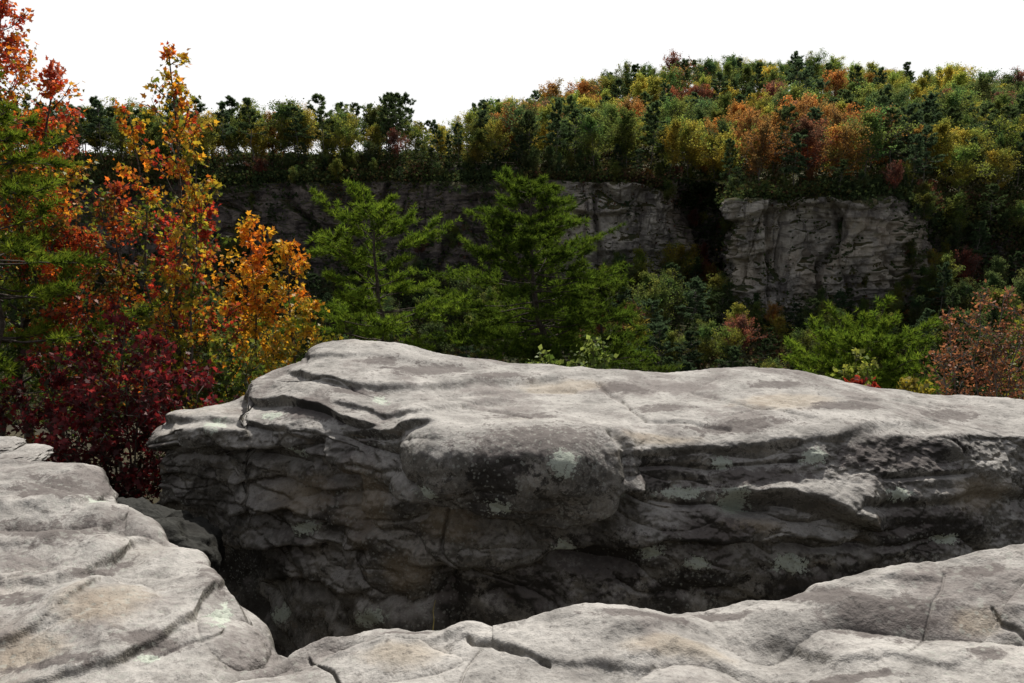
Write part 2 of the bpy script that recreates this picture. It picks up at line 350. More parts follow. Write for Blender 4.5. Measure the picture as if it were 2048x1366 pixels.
def ledge(name,rows,label,seed,feat,stain,n,lo,hi):
    keys=[];cols=[]
    for px_,py_,zs,zm,zb in rows:
        s=P(px_,py_,zs/slope(py_))
        q=lambda y,z: P(px_,y,z/slope(y))
        m1=q(py_+.18*(1420-py_),zs*.6+zm*.4); m2=q(py_+.5*(1420-py_),zm); m3=q(1420,zb)
        e=P(px_,1700,zb/slope(1700)); e[2]=zb
        back=np.array([np.interp(px_,[-500,2500],[-5,5]),-3.0,zb])
        dr=s+np.array([s[0]*.03,.10,-.22]); d2=s+np.array([0,.05,-1.2]); d3=np.array([s[0],s[1]-.2,-5.2])
        keys.append(px_); cols.append([d3,d2,dr,s,m1,m2,m3,e,back])
    uq=np.unique(np.concatenate([np.linspace(keys[0],lo,40),np.linspace(lo,hi,n),np.linspace(hi,keys[-1],40)]))
    vq=vsamp([6,20,24,80,110,110,30,30])
    G=loft(keys,cols,uq,vq); G=smooth_v(G,16)
    N=gnorm(G); px,py=proj(G); p=G+seed
    steep=np.clip(1.05-N[...,2],.05,1)
    edge=np.clip(.3+np.abs(vq-3)/.9,.3,1)[None,:]
    d=(.085*pn(p*1.2)+.055*pn(p*2.2+4))*edge+.014*fbm(p*5,3)+.003*fbm(p*28,3)
    bl=np.abs(pn(p*np.array([1.1,1.9,1.5])+5+.2*pn(p*2)[...,None])); d=d+.085*edge*(np.minimum(bl,.45)**.6-.4)
    d=d+.04*steep*(np.abs(np.sin(math.pi*(p[...,2]*4+pn(p*1.2)*.6)))**.5-.6)
    s=(p[...,1]*1.0-.35*p[...,0])*1.9+1.0*pn(p*.8)+.3*pn(p*1.8)
    fr=s-np.floor(s); d=d+.03*edge*(fr**.8-.5)*np.clip(1-fr**10,0,1)*np.clip(.3+pn(p*.9+55)*1.8,0,1)
    vis=np.clip((vq-2.6)/.4,0,1)[None,:]*np.clip((7-vq)/.5,0,1)[None,:]
    d=d+feat(px,py)*vis
    G=G+N*d[...,None]
    aL,aD,aT=[spots(px,py,s) if s else np.zeros(px.shape) for s in stain]
    me=mesh_np(name,G,grid_loops(*G.shape[:2]),4,ROCK,True,np.stack([aL,aD,aT],-1)*vis[...,None])
    return tag(obj(name,me),label,'rock')
LR=[(-600,890,-1.62,-1.5,-1.55),(0,918,-1.66,-1.58,-1.62),(100,923,-1.66,-1.58,-1.64),(190,947,-1.68,-1.6,-1.66),(225,985,-1.73,-1.62,-1.67),(250,1025,-1.75,-1.64,-1.68),
(300,1064,-1.74,-1.66,-1.7),(400,1122,-1.74,-1.68,-1.72),(432,1180,-1.77,-1.72,-1.74),(482,1246,-1.80,-1.76,-1.78),(550,1322,-1.85,-1.84,-1.84),(640,1352,-1.9,-1.9,-1.9),(760,1385,-1.95,-1.95,-1.95)]
def lf(px,py):
    f=shelf(px,py,[(-100,1395),(100,1366),(220,1340),(330,1292),(385,1250),(408,1200)],.035,.010,60,40,6,30,.5)
    f=f+shelf(px,py,[(-50,1140),(120,1142),(250,1105),(300,1088)],.045,.02,45,30,6,50,.7)
    f=f+shelf(px,py,[(-20,1015),(140,1020),(215,995)],.04,.018,30,24,6,50,.7)
    f=f+shelf(px,py,[(-60,1075),(40,1085),(150,1070),(240,1050)],.025,.012,24,20,5,50,.7)
    f=f+shelf(px,py,[(-40,1290),(40,1270),(110,1225),(200,1170)],.03,.010,40,30,6,50,.5)
    f=f+bump(px,py,250,1210,130,55,.08)+bump(px,py,330,1130,90,30,.04)+bump(px,py,120,950,90,20,.03)
    f=f+groove(px,py,[(200,1158),(270,1150),(340,1165),(390,1160)],5,.012)
    f=f+groove(px,py,[(300,1330),(380,1300),(430,1290)],3.5,.010)
    return f
ledge('rock_ledge',LR,'pale weathered sandstone ledge at the bottom left corner, ending at the dark gap',0.0,lf,
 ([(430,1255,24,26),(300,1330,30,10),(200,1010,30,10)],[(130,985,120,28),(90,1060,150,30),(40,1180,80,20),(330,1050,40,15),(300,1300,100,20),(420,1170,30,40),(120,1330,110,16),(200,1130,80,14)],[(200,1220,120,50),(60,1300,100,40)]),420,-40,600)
RR=[(200,1392,-1.62,-1.6,-1.6),(400,1352,-1.68,-1.64,-1.62),(550,1324,-1.74,-1.66,-1.62),(600,1292,-1.73,-1.66,-1.62),(660,1268,-1.71,-1.66,-1.62),(780,1260,-1.69,-1.66,-1.62),(880,1272,-1.70,-1.66,-1.63),(940,1258,-1.69,-1.65,-1.63),(985,1280,-1.71,-1.65,-1.62),
(1100,1250,-1.68,-1.63,-1.6),(1200,1222,-1.66,-1.62,-1.6),(1340,1236,-1.66,-1.62,-1.6),(1480,1206,-1.63,-1.6,-1.58),(1570,1206,-1.6,-1.58,-1.57),(1650,1168,-1.56,-1.55,-1.56),(1760,1138,-1.5,-1.53,-1.55),(1900,1116,-1.45,-1.51,-1.54),(1990,1090,-1.4,-1.49,-1.53),(2060,1078,-1.37,-1.47,-1.52),(2600,1050,-1.27,-1.42,-1.5)]
def rf(px,py):
    f=shelf(px,py,[(935,1296),(960,1312),(1010,1322),(1100,1338),(1300,1343)],.014,.008,24,20,3,25,.3)
    f=f+groove(px,py,[(936,1296),(945,1306),(975,1316),(1010,1325),(1060,1331),(1100,1341)],2.4,.018)
    f=f+groove(px,py,[(612,1296),(625,1312),(640,1330),(668,1345),(690,1375)],2.4,.02)
    f=f+groove(px,py,[(920,1370),(938,1340),(960,1318)],2.4,.010)
    f=f+shelf(px,py,[(1240,1290),(1400,1270),(1560,1275),(1700,1310),(1900,1315)],.018,.010,30,30,7,45,.6)
    f=f+shelf(px,py,[(1200,1340),(1350,1320),(1500,1325),(1650,1350)],.016,.008,25,25,6,45,.6)
    f=f+shelf(px,py,[(600,1318),(740,1300),(860,1298),(925,1288)],.016,.008,24,24,5,45,.6)
    f=f+groove(px,py,[(1888,1150),(1883,1180),(1866,1205),(1850,1250),(1820,1300)],3,.007)
    f=f+groove(px,py,[(1985,1212),(2000,1235),(2030,1245),(2060,1262)],3.5,.014)
    f=f+shelf(px,py,[(1640,1185),(1750,1168),(1850,1160)],.018,.010,20,30,6,45,.6)
    f=f+bump(px,py,1560,1240,160,25,.02)-bump(px,py,1700,1245,110,25,.03)+bump(px,py,780,1300,90,25,.025)
    return f
ledge('rock_ledge',RR,'broad pale sandstone ledge along the bottom of the view, cracked and rising to the right',11.3,rf,
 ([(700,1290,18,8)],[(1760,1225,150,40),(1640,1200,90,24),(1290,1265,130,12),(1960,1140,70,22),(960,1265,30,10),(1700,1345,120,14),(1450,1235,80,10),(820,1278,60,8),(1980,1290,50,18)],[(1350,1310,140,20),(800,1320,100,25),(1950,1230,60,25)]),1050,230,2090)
def blob(name,c,r,mat,label,seed,cat='rock',pw=.75):
    n=110; m=70
    th=np.linspace(0,2*math.pi,n); ph=np.linspace(0,math.pi,m)
    T,Ph=np.meshgrid(th,ph,indexing='ij')
    S=np.stack([np.cos(T)*np.sin(Ph),np.sin(T)*np.sin(Ph),np.cos(Ph)],-1)
    S=np.sign(S)*np.abs(S)**pw
    k=1+.16*pn(S*1.3+seed)+.09*fbm(S*3+seed,3)+.02*fbm(S*14+seed,2)
    V=S*k[...,None]*np.array(r)
    V[-1]=V[0]
    me=mesh_np(name,V,grid_loops(n,m)[::-1],4,mat,True)
    o=obj(name,me); o.location=Vector([float(x) for x in c]); return tag(o,label,cat)
o=blob('rock',P(275,1065,5.6)+np.array([0,0,-.36]),(.5,.42,.5),ROCK_SHADED,'dark grey rock slab in shade, wedged between the left ledge and the big boulder',2.2,pw=.55); o.rotation_euler=(.1,.4,.4)
blob('rock',P(20,914,5.0),(.24,.2,.035),ROCK,'thin flat stone resting on the far left end of the left ledge',5.1)
blob('rock',P(-20,896,5.1),(.2,.18,.045),ROCK,'smaller flat stone lying on the thin flat stone at the far left edge',7.7)
# ------------------------------------------------------------------ terrain beyond
FC=[
(-900,[(318,300),(322,250),(335,205),(358,202),(370,199),(560,192),(700,165),(900,130)]),
(100,[(316,300),(322,250),(335,205),(358,202),(370,199),(560,192),(700,165),(900,130)]),
(420,[(316,300),(322,250),(334,204),(357,201),(368,198),(560,192),(700,165),(900,130)]),
(700,[(314,300),(320,250),(333,207),(354,203),(364,199),(560,190),(700,165),(900,130)]),
(900,[(302,300),(317,250),(332,205),(352,203),(362,199),(560,190),(700,165),(900,130)]),
(1000,[(285,310),(310,250),(332,204),(352,202),(362,198),(560,190),(700,165),(900,130)]),
(1100,[(258,320),(302,250),(335,204),(354,202),(361,197),(560,192),(700,165),(900,130)]),
(1250,[(218,330),(285,255),(345,204),(360,199),(366,197),(565,191),(690,165),(900,130)]),
(1340,[(196,335),(276,255),(352,205),(372,201),(385,199),(575,194),(690,160),(900,130)]),
(1385,[(190,338),(271,255),(360,207),(388,208),(410,208),(590,206),(690,158),(900,128)]),
(1445,[(189,340),(270,255),(365,207),(390,208),(410,208),(590,205),(690,158),(900,128)]),
(1464,[(189,340),(270,250),(388,188),(398,178),(408,175),(632,173),(700,150),(900,125)]),
(1510,[(190,340),(272,248),(378,180),(388,172),(398,170),(640,168),(708,148),(900,125)]),
(1570,[(192,340),(275,245),(386,178),(396,171),(408,170),(645,166),(712,148),(900,125)]),
(1630,[(196,340),(275,245),(370,180),(380,174),(394,172),(646,168),(712,148),(900,125)]),
(1710,[(202,340),(276,245),(380,180),(392,172),(404,169),(648,167),(712,148),(900,125)]),
(1770,[(207,340),(280,245),(366,184),(382,176),(398,173),(640,170),(706,148),(900,125)]),
(1820,[(213,340),(283,245),(388,183),(406,176),(424,174),(620,170),(700,148),(900,125)]),
(1900,[(220,338),(288,245),(394,190),(440,184),(470,181),(575,176),(700,148),(900,125)]),
(2100,[(238,330),(305,245),(400,190),(440,182),(470,178),(600,168),(700,145),(900,120)]),
(2900,[(262,320),(315,245),(400,190),(440,182),(470,178),(600,168),(700,145),(900,120)])]
keys=[];cols=[]
for px_,st in FC:
    pts=[P(px_,*s) for s in st]
    h0=pts[0]*np.array([3.2,1,1]); h0[1]=1500; h0[2]=min(0,pts[0][2])
    end=pts[-1]+np.array([0,-25,-12])
    keys.append(px_); cols.append([h0]+pts+[end])
FU=np.unique(np.concatenate([np.linspace(-900,0,90),np.linspace(0,2100,800),np.linspace(2100,2900,80)]))
FVq=vsamp([6,20,24,24,20,150,50,20,4])
FG=loft(keys,cols,FU,FVq)
N=gnorm(FG); p=FG
steep=np.clip(1.0-N[...,2]*1.3,0,1)
w=fbm(p*.02,3)
lay=-(p[...,2]*.12)+w*.7+.15*pn(p*.12); lay2=-(p[...,2]*.5)+w*1.3+.25*pn(p*.2)
d=steep*(2.8*(saw(lay)-.5)*np.clip(.45+pn(p*.04+6)*1.8,0,1.1)+.9*(saw(lay2)-.5)*np.clip(.4+pn(p*.07)*2,0,1.1))
q=p*np.array([.075,.075,.014])+.3*pn(p*.06)[...,None]; jn=np.abs(pn(q)); d=d+steep*(4.4*(np.clip(jn/.09,0,1)-.8)+4.5*pn(p*np.array([.035,.035,.03])+9))
q2=p*np.array([.2,.2,.05])+.3*pn(p*.12)[...,None]; d=d+steep*1.7*(np.clip(np.abs(pn(q2+7))/.09,0,1)-.8)
blk=np.round(pn(p*np.array([.06,.06,.07])+40)*4)/4; blk2=np.round(pn(p*np.array([.16,.16,.17])+4)*2.5)/2.5; blk3=np.round(pn(p*np.array([.4,.4,.45])+24)*2)/2
d=d+steep*(4.2*blk+2.1*blk2+.7*blk3)+steep*.4*fbm(p*.3,3)
d=d+(1-steep)*(1.2*pn(p*.04)+.5*pn(p*.12))*(np.clip(FVq-.8,0,1)[None,:])
FG=FG+N*np.clip(d,-10,7)[...,None]
UU=FU[:,None]*np.ones((1,len(FVq)))
sm=lambda x,a,b: np.clip((x-a)/(b-a),0,1)
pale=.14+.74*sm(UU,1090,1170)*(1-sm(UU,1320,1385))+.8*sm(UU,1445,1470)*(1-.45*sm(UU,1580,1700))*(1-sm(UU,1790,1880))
def split_grid(j0,j1,name,mat,col=None):
    S=FG[:,j0:j1+1]; me=mesh_np(name,S,grid_loops(*S.shape[:2]),4,mat,True,None if col is None else np.repeat(col[:,j0:j1+1].reshape(-1,1),3,1)); return tag(obj(name,me),kind='structure')
jr=int(np.searchsorted(FVq,3.0))
tag(split_grid(0,jr,'hill',HSOIL),'forested plateau and hill across the gorge','hill')
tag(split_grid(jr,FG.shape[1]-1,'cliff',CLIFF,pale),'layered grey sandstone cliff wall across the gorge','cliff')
FN=gnorm(FG)
def far_at(px_,v):
    i=np.clip(np.searchsorted(FU,px_),0,len(FU)-1); j=np.clip(np.searchsorted(FVq,v),0,len(FVq)-1)
    return FG[i,j],FN[i,j]
gy=np.array([-1500,-60,0,8,13,18,28,45,70,100,130,300,2500.]); gz=np.array([-5,-5,-5,-5,-5.1,-5.9,-11,-24,-42,-56,-62,-70,-70.])
yq=np.concatenate([np.linspace(-1500,-30,12)[:-1],np.linspace(-30,130,170),np.linspace(135,2500,20)])
xq=np.concatenate([np.linspace(-2500,-60,20)[:-1],np.linspace(-60,60,140),np.linspace(60,2500,20)[1:]])
X,Yg=np.meshgrid(xq,yq[::-1],indexing='ij')
Z=herm(gy,gz,Yg.ravel()).reshape(X.shape)
GG=np.stack([X,Yg,Z],-1); GG[...,2]+=.25*pn(GG*.5)*np.clip((Yg-7)/4,0,1)+1.2*pn(GG*.07)*np.clip((Yg-20)/20,0,1)
me=mesh_np('ground',GG,grid_loops(*X.shape),4,SOIL,True)
tag(obj('ground',me),'dark forest floor dropping into the gorge','ground',None,'structure')
# ------------------------------------------------------------------ plants
class Tubes:
    def __init__(s): s.V=[];s.L=[];s.n=0
    def add(s,pts,r0,r1,k=5):
        pts=np.asarray(pts,float); n=len(pts)
        t=np.gradient(pts,axis=0); t/=np.maximum(np.linalg.norm(t,axis=1),1e-9)[:,None]
        ref=np.array([0,0,1.]) if abs(t[0,2])<.8 else np.array([1.,0,0])
        u=np.cross(t,ref); u/=np.maximum(np.linalg.norm(u,axis=1),1e-9)[:,None]; v=np.cross(t,u)
        r=np.linspace(r0,r1,n)[:,None,None]; a=np.arange(k)*2*math.pi/k
        ring=pts[:,None,:]+r*(np.cos(a)[None,:,None]*u[:,None,:]+np.sin(a)[None,:,None]*v[:,None,:])
        s.V.append(ring.reshape(-1,3))
        i,j=np.meshgrid(np.arange(n-1),np.arange(k),indexing='ij'); j2=(j+1)%k
        s.L.append((s.n+np.stack([i*k+j,i*k+j2,(i+1)*k+j2,(i+1)*k+j],-1)).reshape(-1)); s.n+=n*k
    def mesh(s,name,mat): return mesh_np(name,np.concatenate(s.V),np.concatenate(s.L),4,mat,True)
MAPLE=np.array([(0,0),(.34,.02),(.27,.28),(.5,.5),(.22,.55),(0,1),(-.22,.55),(-.5,.5),(-.27,.28),(-.34,.02)])
MAPLE=np.column_stack([MAPLE,.3*np.abs(MAPLE[:,0])-.25*(MAPLE[:,1]-.4)**2])
DIAM=np.array([(0,0,0),(.3,.45,.08),(0,1,-.05),(-.3,.45,.08)])
CLUMP=np.array([(0,0,0),(.5,.4,.12),(.1,1,-.1),(-.5,.5,.12)])
def tuft_t(K,seed,w=.05,lo=15,hi=75):
    r=np.random.default_rng(seed); V=[]
    for k in range(K):
        th=R(r.uniform(lo,hi)); a=k*2.4+r.uniform(-.3,.3); dr=np.array([math.sin(th)*math.cos(a),math.cos(th),math.sin(th)*math.sin(a)])
        sd=np.cross(dr,r.normal(size=3)); sd/=np.linalg.norm(sd); l=r.uniform(.75,1.1)
        V+=[sd*w,-sd*w,dr*l]
    return np.array(V)
TUFT=tuft_t(14,1,.075,10,80); FTUFT=tuft_t(9,2,.17,25,95)
def frames(D,r):
    y=D/np.maximum(np.linalg.norm(D,axis=1),1e-9)[:,None]
    q=r.normal(size=D.shape); x=np.cross(y,q); x/=np.maximum(np.linalg.norm(x,axis=1),1e-9)[:,None]
    z=np.cross(x,y); return np.stack([x,y,z],-1)
def inst(name,tpl,fs,pos,D,sc,col,mat,r):
    Fm=frames(D,r); V=pos[:,None,:]+sc[:,None,None]*np.einsum('nij,kj->nki',Fm,tpl)
    n=len(tpl); c=np.repeat(col,n,axis=0)
    return mesh_np(name,V,np.arange(len(pos)*n),fs,mat,False,c)
def lerpline(line,t):
    n=len(line)-1; k=min(int(t*n),n-1); f=t*n-k; return line[k]*(1-f)+line[k+1]*f
def nrm(v): return v/max(np.linalg.norm(v),1e-9)
def grow(r,tb,stems,elev=(15,55),twig=8,lpt=10,jit=.035,rmin=.004,up=.08,m=5,var=(.45,1.25)):
    Ps=[];Ds=[];Ts=[];Rs=[]
    for (b,top,rad,prof,t0,nb) in stems:
        b=np.array(b,float); top=np.array(top,float); H=np.linalg.norm(top-b)
        ts=np.linspace(0,1,10); line=b+(top-b)*ts[:,None]; wob=r.normal(0,1,(10,3))*H*.01; wob[0]=0; wob[-1]=0; line=line+wob
        tb.add(line,rad,max(rad*.15,rmin),6)
        px_=[q[0] for q in prof]; py_=[q[1] for q in prof]; az0=r.uniform(0,6)
        for i in range(nb):
            t=t0+(1-t0)*(i+r.random())/nb; s0=lerpline(line,t); az=az0+i*2.4+r.normal(0,.4)
            L=np.interp(t,px_,py_)*r.uniform(*var); el=R(r.uniform(*elev))
            dr=np.array([math.cos(az)*math.cos(el),math.sin(az)*math.cos(el),math.sin(el)]); pts=[s0]; dd=[]
            for k in range(m):
                dr=nrm(dr+r.normal(0,.16,3)+np.array([0,0,up])); pts.append(pts[-1]+dr*L/m); dd.append(dr)
            pts=np.array(pts); tb.add(pts,max(rad*.4*(1.05-t),rmin*1.3),rmin,4)
            for j in range(twig):
                s=r.uniform(.2,1); p0=lerpline(pts,s); td=nrm(dd[min(int(s*m),m-1)]+r.normal(0,.6,3)); l=L*r.uniform(.12,.34)+.04
                tb.add([p0,p0+td*l],rmin,rmin*.6,3)
                q=r.random(lpt)**.7
                Ps.append(p0+td*l*q[:,None]+r.normal(0,jit,(lpt,3))); Ds.append(td*.7+r.normal(0,.6,(lpt,3))+np.array([0,0,-.35]))
                Ts.append(np.full(lpt,t)+.0); Rs.append(np.full(lpt,s))
    return np.concatenate(Ps),np.concatenate(Ds),np.concatenate(Ts),np.concatenate(Rs)
def palette(r,w_of,cols,pos,t):
    k=np.clip(w_of(pos,t)+r.normal(0,.6,len(t)),0,len(cols)-1.001); c=np.array(cols); i=k.astype(int); f=(k-i)[:,None]
    out=c[i]*(1-f)+c[i+1]*f
    return out*r.uniform(.55,1.3,(len(t),1))
def leafy(name,base,stems,label,cat,seed,cols,w_of,leaf=.075,tpl=MAPLE,group=None,bark=BARK,**kw):
    r=np.random.default_rng(seed); e=empty(name,base); tb=Tubes()
    pos,D,t,s=grow(r,tb,stems,**kw)
    col=palette(r,w_of,cols,pos,t)
    obj('trunk' if 'tree' in name else 'stem',tb.mesh('trunk',bark),e)
    obj('crown' if 'tree' in name else 'foliage',inst('crown',tpl,len(tpl),pos,D,leaf*r.uniform(.6,1.2,len(t)),col,LEAF,r),e)
    return tag(e,label,cat,group)
def pine_grow(r,tb,b,top,rad,prof,t0,nb,twigs=9,elev=(5,50),step=.055,rmin=.005,m=6,whorl=5,tj=.5,var=(.5,1.25),curl=.11):
    b=np.array(b,float); top=np.array(top,float); H=np.linalg.norm(top-b)
    ts=np.linspace(0,1,12); line=b+(top-b)*ts[:,None]+np.concatenate([np.zeros((1,3)),r.normal(0,H*.008,(11,3))])
    tb.add(line,rad,rad*.15,7)
    Ps=[];Ds=[];az0=r.uniform(0,6); px_=[q[0] for q in prof]; py_=[q[1] for q in prof]
    nw=max(1,nb//whorl)
    for i in range(nb):
        t=min(1,t0+(1-t0)*((i//whorl)+r.random()*tj+.3)/nw); s0=lerpline(line,t); az=az0+i*2.4+r.normal(0,.5)
        L=np.interp(t,px_,py_)*r.uniform(*var); el=R(elev[0]+(elev[1]-elev[0])*((t-t0)/(1-t0))**1.5+r.normal(0,7))
        dr=np.array([math.cos(az)*math.cos(el),math.sin(az)*math.cos(el),math.sin(el)]); pts=[s0]; dd=[]
        for k in range(m): dr=nrm(dr+r.normal(0,.12,3)+np.array([0,0,curl*k/m])); pts.append(pts[-1]+dr*L/m); dd.append(dr)
        pts=np.array(pts); tb.add(pts,max(rad*.3*(1.05-t),rmin*1.2),rmin,4)
        for j in range(twigs+1):
            if j==twigs: p0=pts[-2]; td=dd[-1]; l=L*.22
            else:
                s=r.uniform(.3,1); p0=lerpline(pts,s); h=dd[min(int(s*m),m-1)]; side=nrm(np.cross(h,[0,0,1]))*(1 if j%2 else -1)
                td=nrm(h*.75+side*r.uniform(.3,.95)+np.array([0,0,r.uniform(.0,.3)])+r.normal(0,.12,3)); l=L*r.uniform(.14,.36)*(1.15-.5*s)
            tb.add([p0,p0+td*l],rmin*.9,rmin*.6,3)
            n=max(2,int(l/step)); q=(np.arange(n)+.9)/n
            Ps.append(p0+td*l*q[:,None]+r.normal(0,step*.25,(n,3))); Ds.append(td+np.array([0,0,.3])+r.normal(0,.3,(n,3)))
    return np.concatenate(Ps),np.concatenate(Ds)
def pine(name,base,top,rad,prof,t0,nb,label,seed,cols,tuft=.095,**kw):
    r=np.random.default_rng(seed); e=empty(name,base); tb=Tubes()
    pos,D=pine_grow(r,tb,(0,0,0),np.array(top)-np.array(base),rad,prof,t0,nb,**kw)
    c=np.array(cols); k=r.random((len(pos),1))
    col=(c[0]*(1-k)+c[1]*k)*r.uniform(.6,1.3,(len(pos),1))
    obj('trunk',tb.mesh('trunk',BARK),e); obj('crown',inst('crown',TUFT,3,pos,D,tuft*r.uniform(.75,1.2,len(pos)),col,NEEDLE,r),e)
    return tag(e,label,'pine tree')
def base_at(px_,Y,z): b=P(px_,700,Y); return np.array([b[0],Y,z])
def rel(base,px_,py_,Y): return P(px_,py_,Y)-base
RED=(.44,.045,.03); ORG=(.64,.21,.027); YEL=(.54,.37,.04); YG=(.26,.27,.036); GRN=(.085,.14,.026); BUR=(.095,.010,.018); CRIM=(.185,.017,.025); PNK=(.52,.15,.09); DGR=(.05,.085,.02); OLV=(.14,.15,.028); GLD=(.68,.36,.038)
b=base_at(10,9.5,-4.8)
leafy('maple_tree',b,[((0,0,0),rel(b,10,-30,9.5),.07,[(0,.8),(.5,1.0),(.75,.85),(.9,.5),(1,.2)],.28,78),((.1,.1,0),rel(b,110,150,9.6),.05,[(0,.5),(.6,.65),(1,.18)],.3,40)],
 'tall maple at the far left edge with pinkish red top leaves over yellow-green lower ones','tree',11,[DGR,GRN,YG,ORG,RED,PNK],lambda p,t:1.2+(t-.5)*6.8+1.8*pn(p*2.2),twig=8,lpt=9,leaf=.058)
b=base_at(-60,8.2,-4.8)
pine('pine_tree',b,P(-50,125,8.2),.09,[(0,.6),(.5,1.25),(.7,1.35),(.85,.9),(1,.2)],.5,42,'green pine reaching in from the left edge with drooping boughs',12,[(.075,.13,.022),(.17,.22,.035)],elev=(-14,18),twigs=14,step=.05)
b=base_at(330,9.0,-4.8)
leafy('maple_tree',b,[((0,0,0),rel(b,338,112,9.0),.045,[(0,.5),(.4,.7),(.62,.62),(.8,.46),(.92,.25),(1,.08)],.28,50),((.03,.03,0),rel(b,255,215,9.1),.03,[(0,.35),(.7,.42),(1,.12)],.4,22),((.05,-.03,0),rel(b,392,310,8.9),.03,[(0,.3),(.7,.42),(1,.12)],.4,20)],
 'slim upright maple with a narrow pointed top of orange and yellow-green leaves','tree',13,[DGR,GRN,YG,YEL,ORG,RED],lambda p,t:2.0+(t-.45)*3.0+3.2*pn(p*3.0),twig=7,lpt=6,leaf=.060,elev=(15,60),var=(.3,1.4))
b=base_at(190,9.3,-4.8)
leafy('maple_tree',b,[((0,0,0),rel(b,130,450,9.3),.035,[(0,.5),(.6,.75),(1,.25)],.35,40),((.1,0,0),rel(b,230,380,9.5),.035,[(0,.5),(.6,.7),(1,.2)],.35,40),((-.4,.1,0),rel(b,40,440,9.2),.035,[(0,.5),(.6,.75),(1,.3)],.35,38)],
 'red and green leaved maple with several thin dark stems behind the crimson shrub','tree',14,[DGR,GRN,OLV,(.32,.09,.03),RED,ORG],lambda p,t:2.1+(t-.55)*3.2+2.9*pn(p*2.0),twig=7,lpt=8,leaf=.056,var=(.35,1.3))
b=base_at(385,9.6,-4.8)
leafy('maple_tree',b,[((0,0,0),rel(b,395,410,9.6),.03,[(0,.4),(.6,.6),(1,.16)],.25,38),((.1,.1,0),rel(b,325,440,9.8),.03,[(0,.4),(.6,.58),(1,.2)],.25,34)],
 'bushy maple of bright red upper leaves between the slim maple and the orange sapling','tree',15,[DGR,GRN,OLV,(.3,.06,.03),RED,RED],lambda p,t:1.6+(t-.4)*5+2.4*pn(p*2.2),twig=7,lpt=7,leaf=.057)
b=base_at(230,7.9,-4.6)
st=[]
for (x,y,yy) in ((70,730,7.9),(160,690,8.1),(250,655,7.9),(325,680,7.8),(390,755,7.8),(20,800,7.6),(290,745,7.4),(170,790,7.3),(355,830,7.6),(90,850,7.2)):
    st.append(((rng.uniform(-.2,.2),rng.uniform(-.1,.1),0),rel(b,x,y,yy),.02,[(0,.35),(.5,.6),(.8,.62),(1,.3)],.35,16))
leafy('maple_shrub',b,st,'wide dark crimson leaved shrub beside the left end of the big boulder','shrub',16,[DGR,(.045,.013,.013),BUR,CRIM,(.28,.04,.05)],lambda p,t:1.8+1.4*pn(p*2.2)+(t-.6)*1.6,twig=7,lpt=7,leaf=.062,elev=(-5,35))
OC=[GRN,YG,YEL,GLD,ORG,(.6,.17,.02)]
b=base_at(505,10.5,-4.9)
leafy('maple_tree',b,[((0,0,0),rel(b,497,440,10.5),.03,[(0,.55),(.5,.68),(.75,.56),(.9,.32),(1,.08)],.3,54),((.06,0,0),rel(b,470,580,10.4),.018,[(0,.3),(.7,.42),(1,.2)],.4,18),((.1,0,0),rel(b,535,590,10.4),.018,[(0,.3),(.7,.42),(1,.2)],.4,18)],
 'bright orange maple sapling, tallest and leftmost of the orange ones behind the boulder','tree',17,OC,lambda p,t:2.2+(t-.6)*3.8-.6*p[:,0]+2.2*pn(p*3.0),twig=6,lpt=6,leaf=.068,elev=(0,45),var=(.3,1.3))
b=base_at(585,10.8,-4.9)
leafy('maple_tree',b,[((0,0,0),rel(b,572,485,10.8),.026,[(0,.46),(.6,.55),(.85,.34),(1,.08)],.3,38),((.05,0,0),rel(b,618,580,10.9),.016,[(0,.28),(.7,.38),(1,.16)],.4,16)],
 'shorter orange and yellow maple sapling touching the left side of the open pine','tree',18,OC,lambda p,t:1.5+(t-.6)*3.8-.8*p[:,0]+2.2*pn(p*3.0),twig=6,lpt=6,leaf=.068,elev=(0,45),var=(.3,1.3))
b=base_at(455,9.0,-4.7)
leafy('leafy_shrub',b,[((0,0,0),rel(b,440,690,9),.02,[(0,.3),(.6,.4),(1,.2)],.3,22),((.1,0,0),rel(b,500,720,9),.02,[(0,.3),(.6,.35),(1,.2)],.3,22),((-.1,0,0),rel(b,400,650,9.2),.02,[(0,.3),(.6,.35),(1,.2)],.3,22)],
 'yellow-green leafy shrub low between the crimson shrub and the boulder','shrub',19,[DGR,GRN,OLV,YG],lambda p,t:1.4+1.4*pn(p*2.4),twig=6,lpt=6,leaf=.062)
b=base_at(795,13,-5.1)
pine('pine_tree',b,P(735,406,13),.075,[(0,1.2),(.5,1.65),(.72,1.35),(.88,.95),(1,.45)],.42,55,'open bright green pine with spreading limbs behind the left part of the boulder',21,[(.072,.13,.024),(.155,.225,.036)],elev=(0,38),twigs=15,step=.048,tuft=.096,tj=.2,var=(.35,1.3),curl=.07)
b=base_at(1105,14.5,-5.4)
pine('pine_tree',b,P(1056,380,14.5),.10,[(0,2.1),(.45,2.3),(.58,1.8),(.75,1.35),(.9,1.0),(1,.55)],.28,115,'dense dark green pine standing centrally behind the boulder',22,[(.05,.094,.02),(.108,.162,.029)],elev=(-6,28),twigs=17,step=.054,tuft=.105,tj=.2,var=(.4,1.25),curl=.06)
b=base_at(1210,16,-6)
pine('pine_tree',b,P(1205,575,16),.07,[(0,1.2),(.6,1.25),(1,.3)],.25,54,'low darker green pine at the right foot of the dense central pine',23,[(.04,.072,.017),(.082,.12,.026)],elev=(-5,36),twigs=14,step=.06,tuft=.105,tj=.3)
b=base_at(1730,12,-5.0)
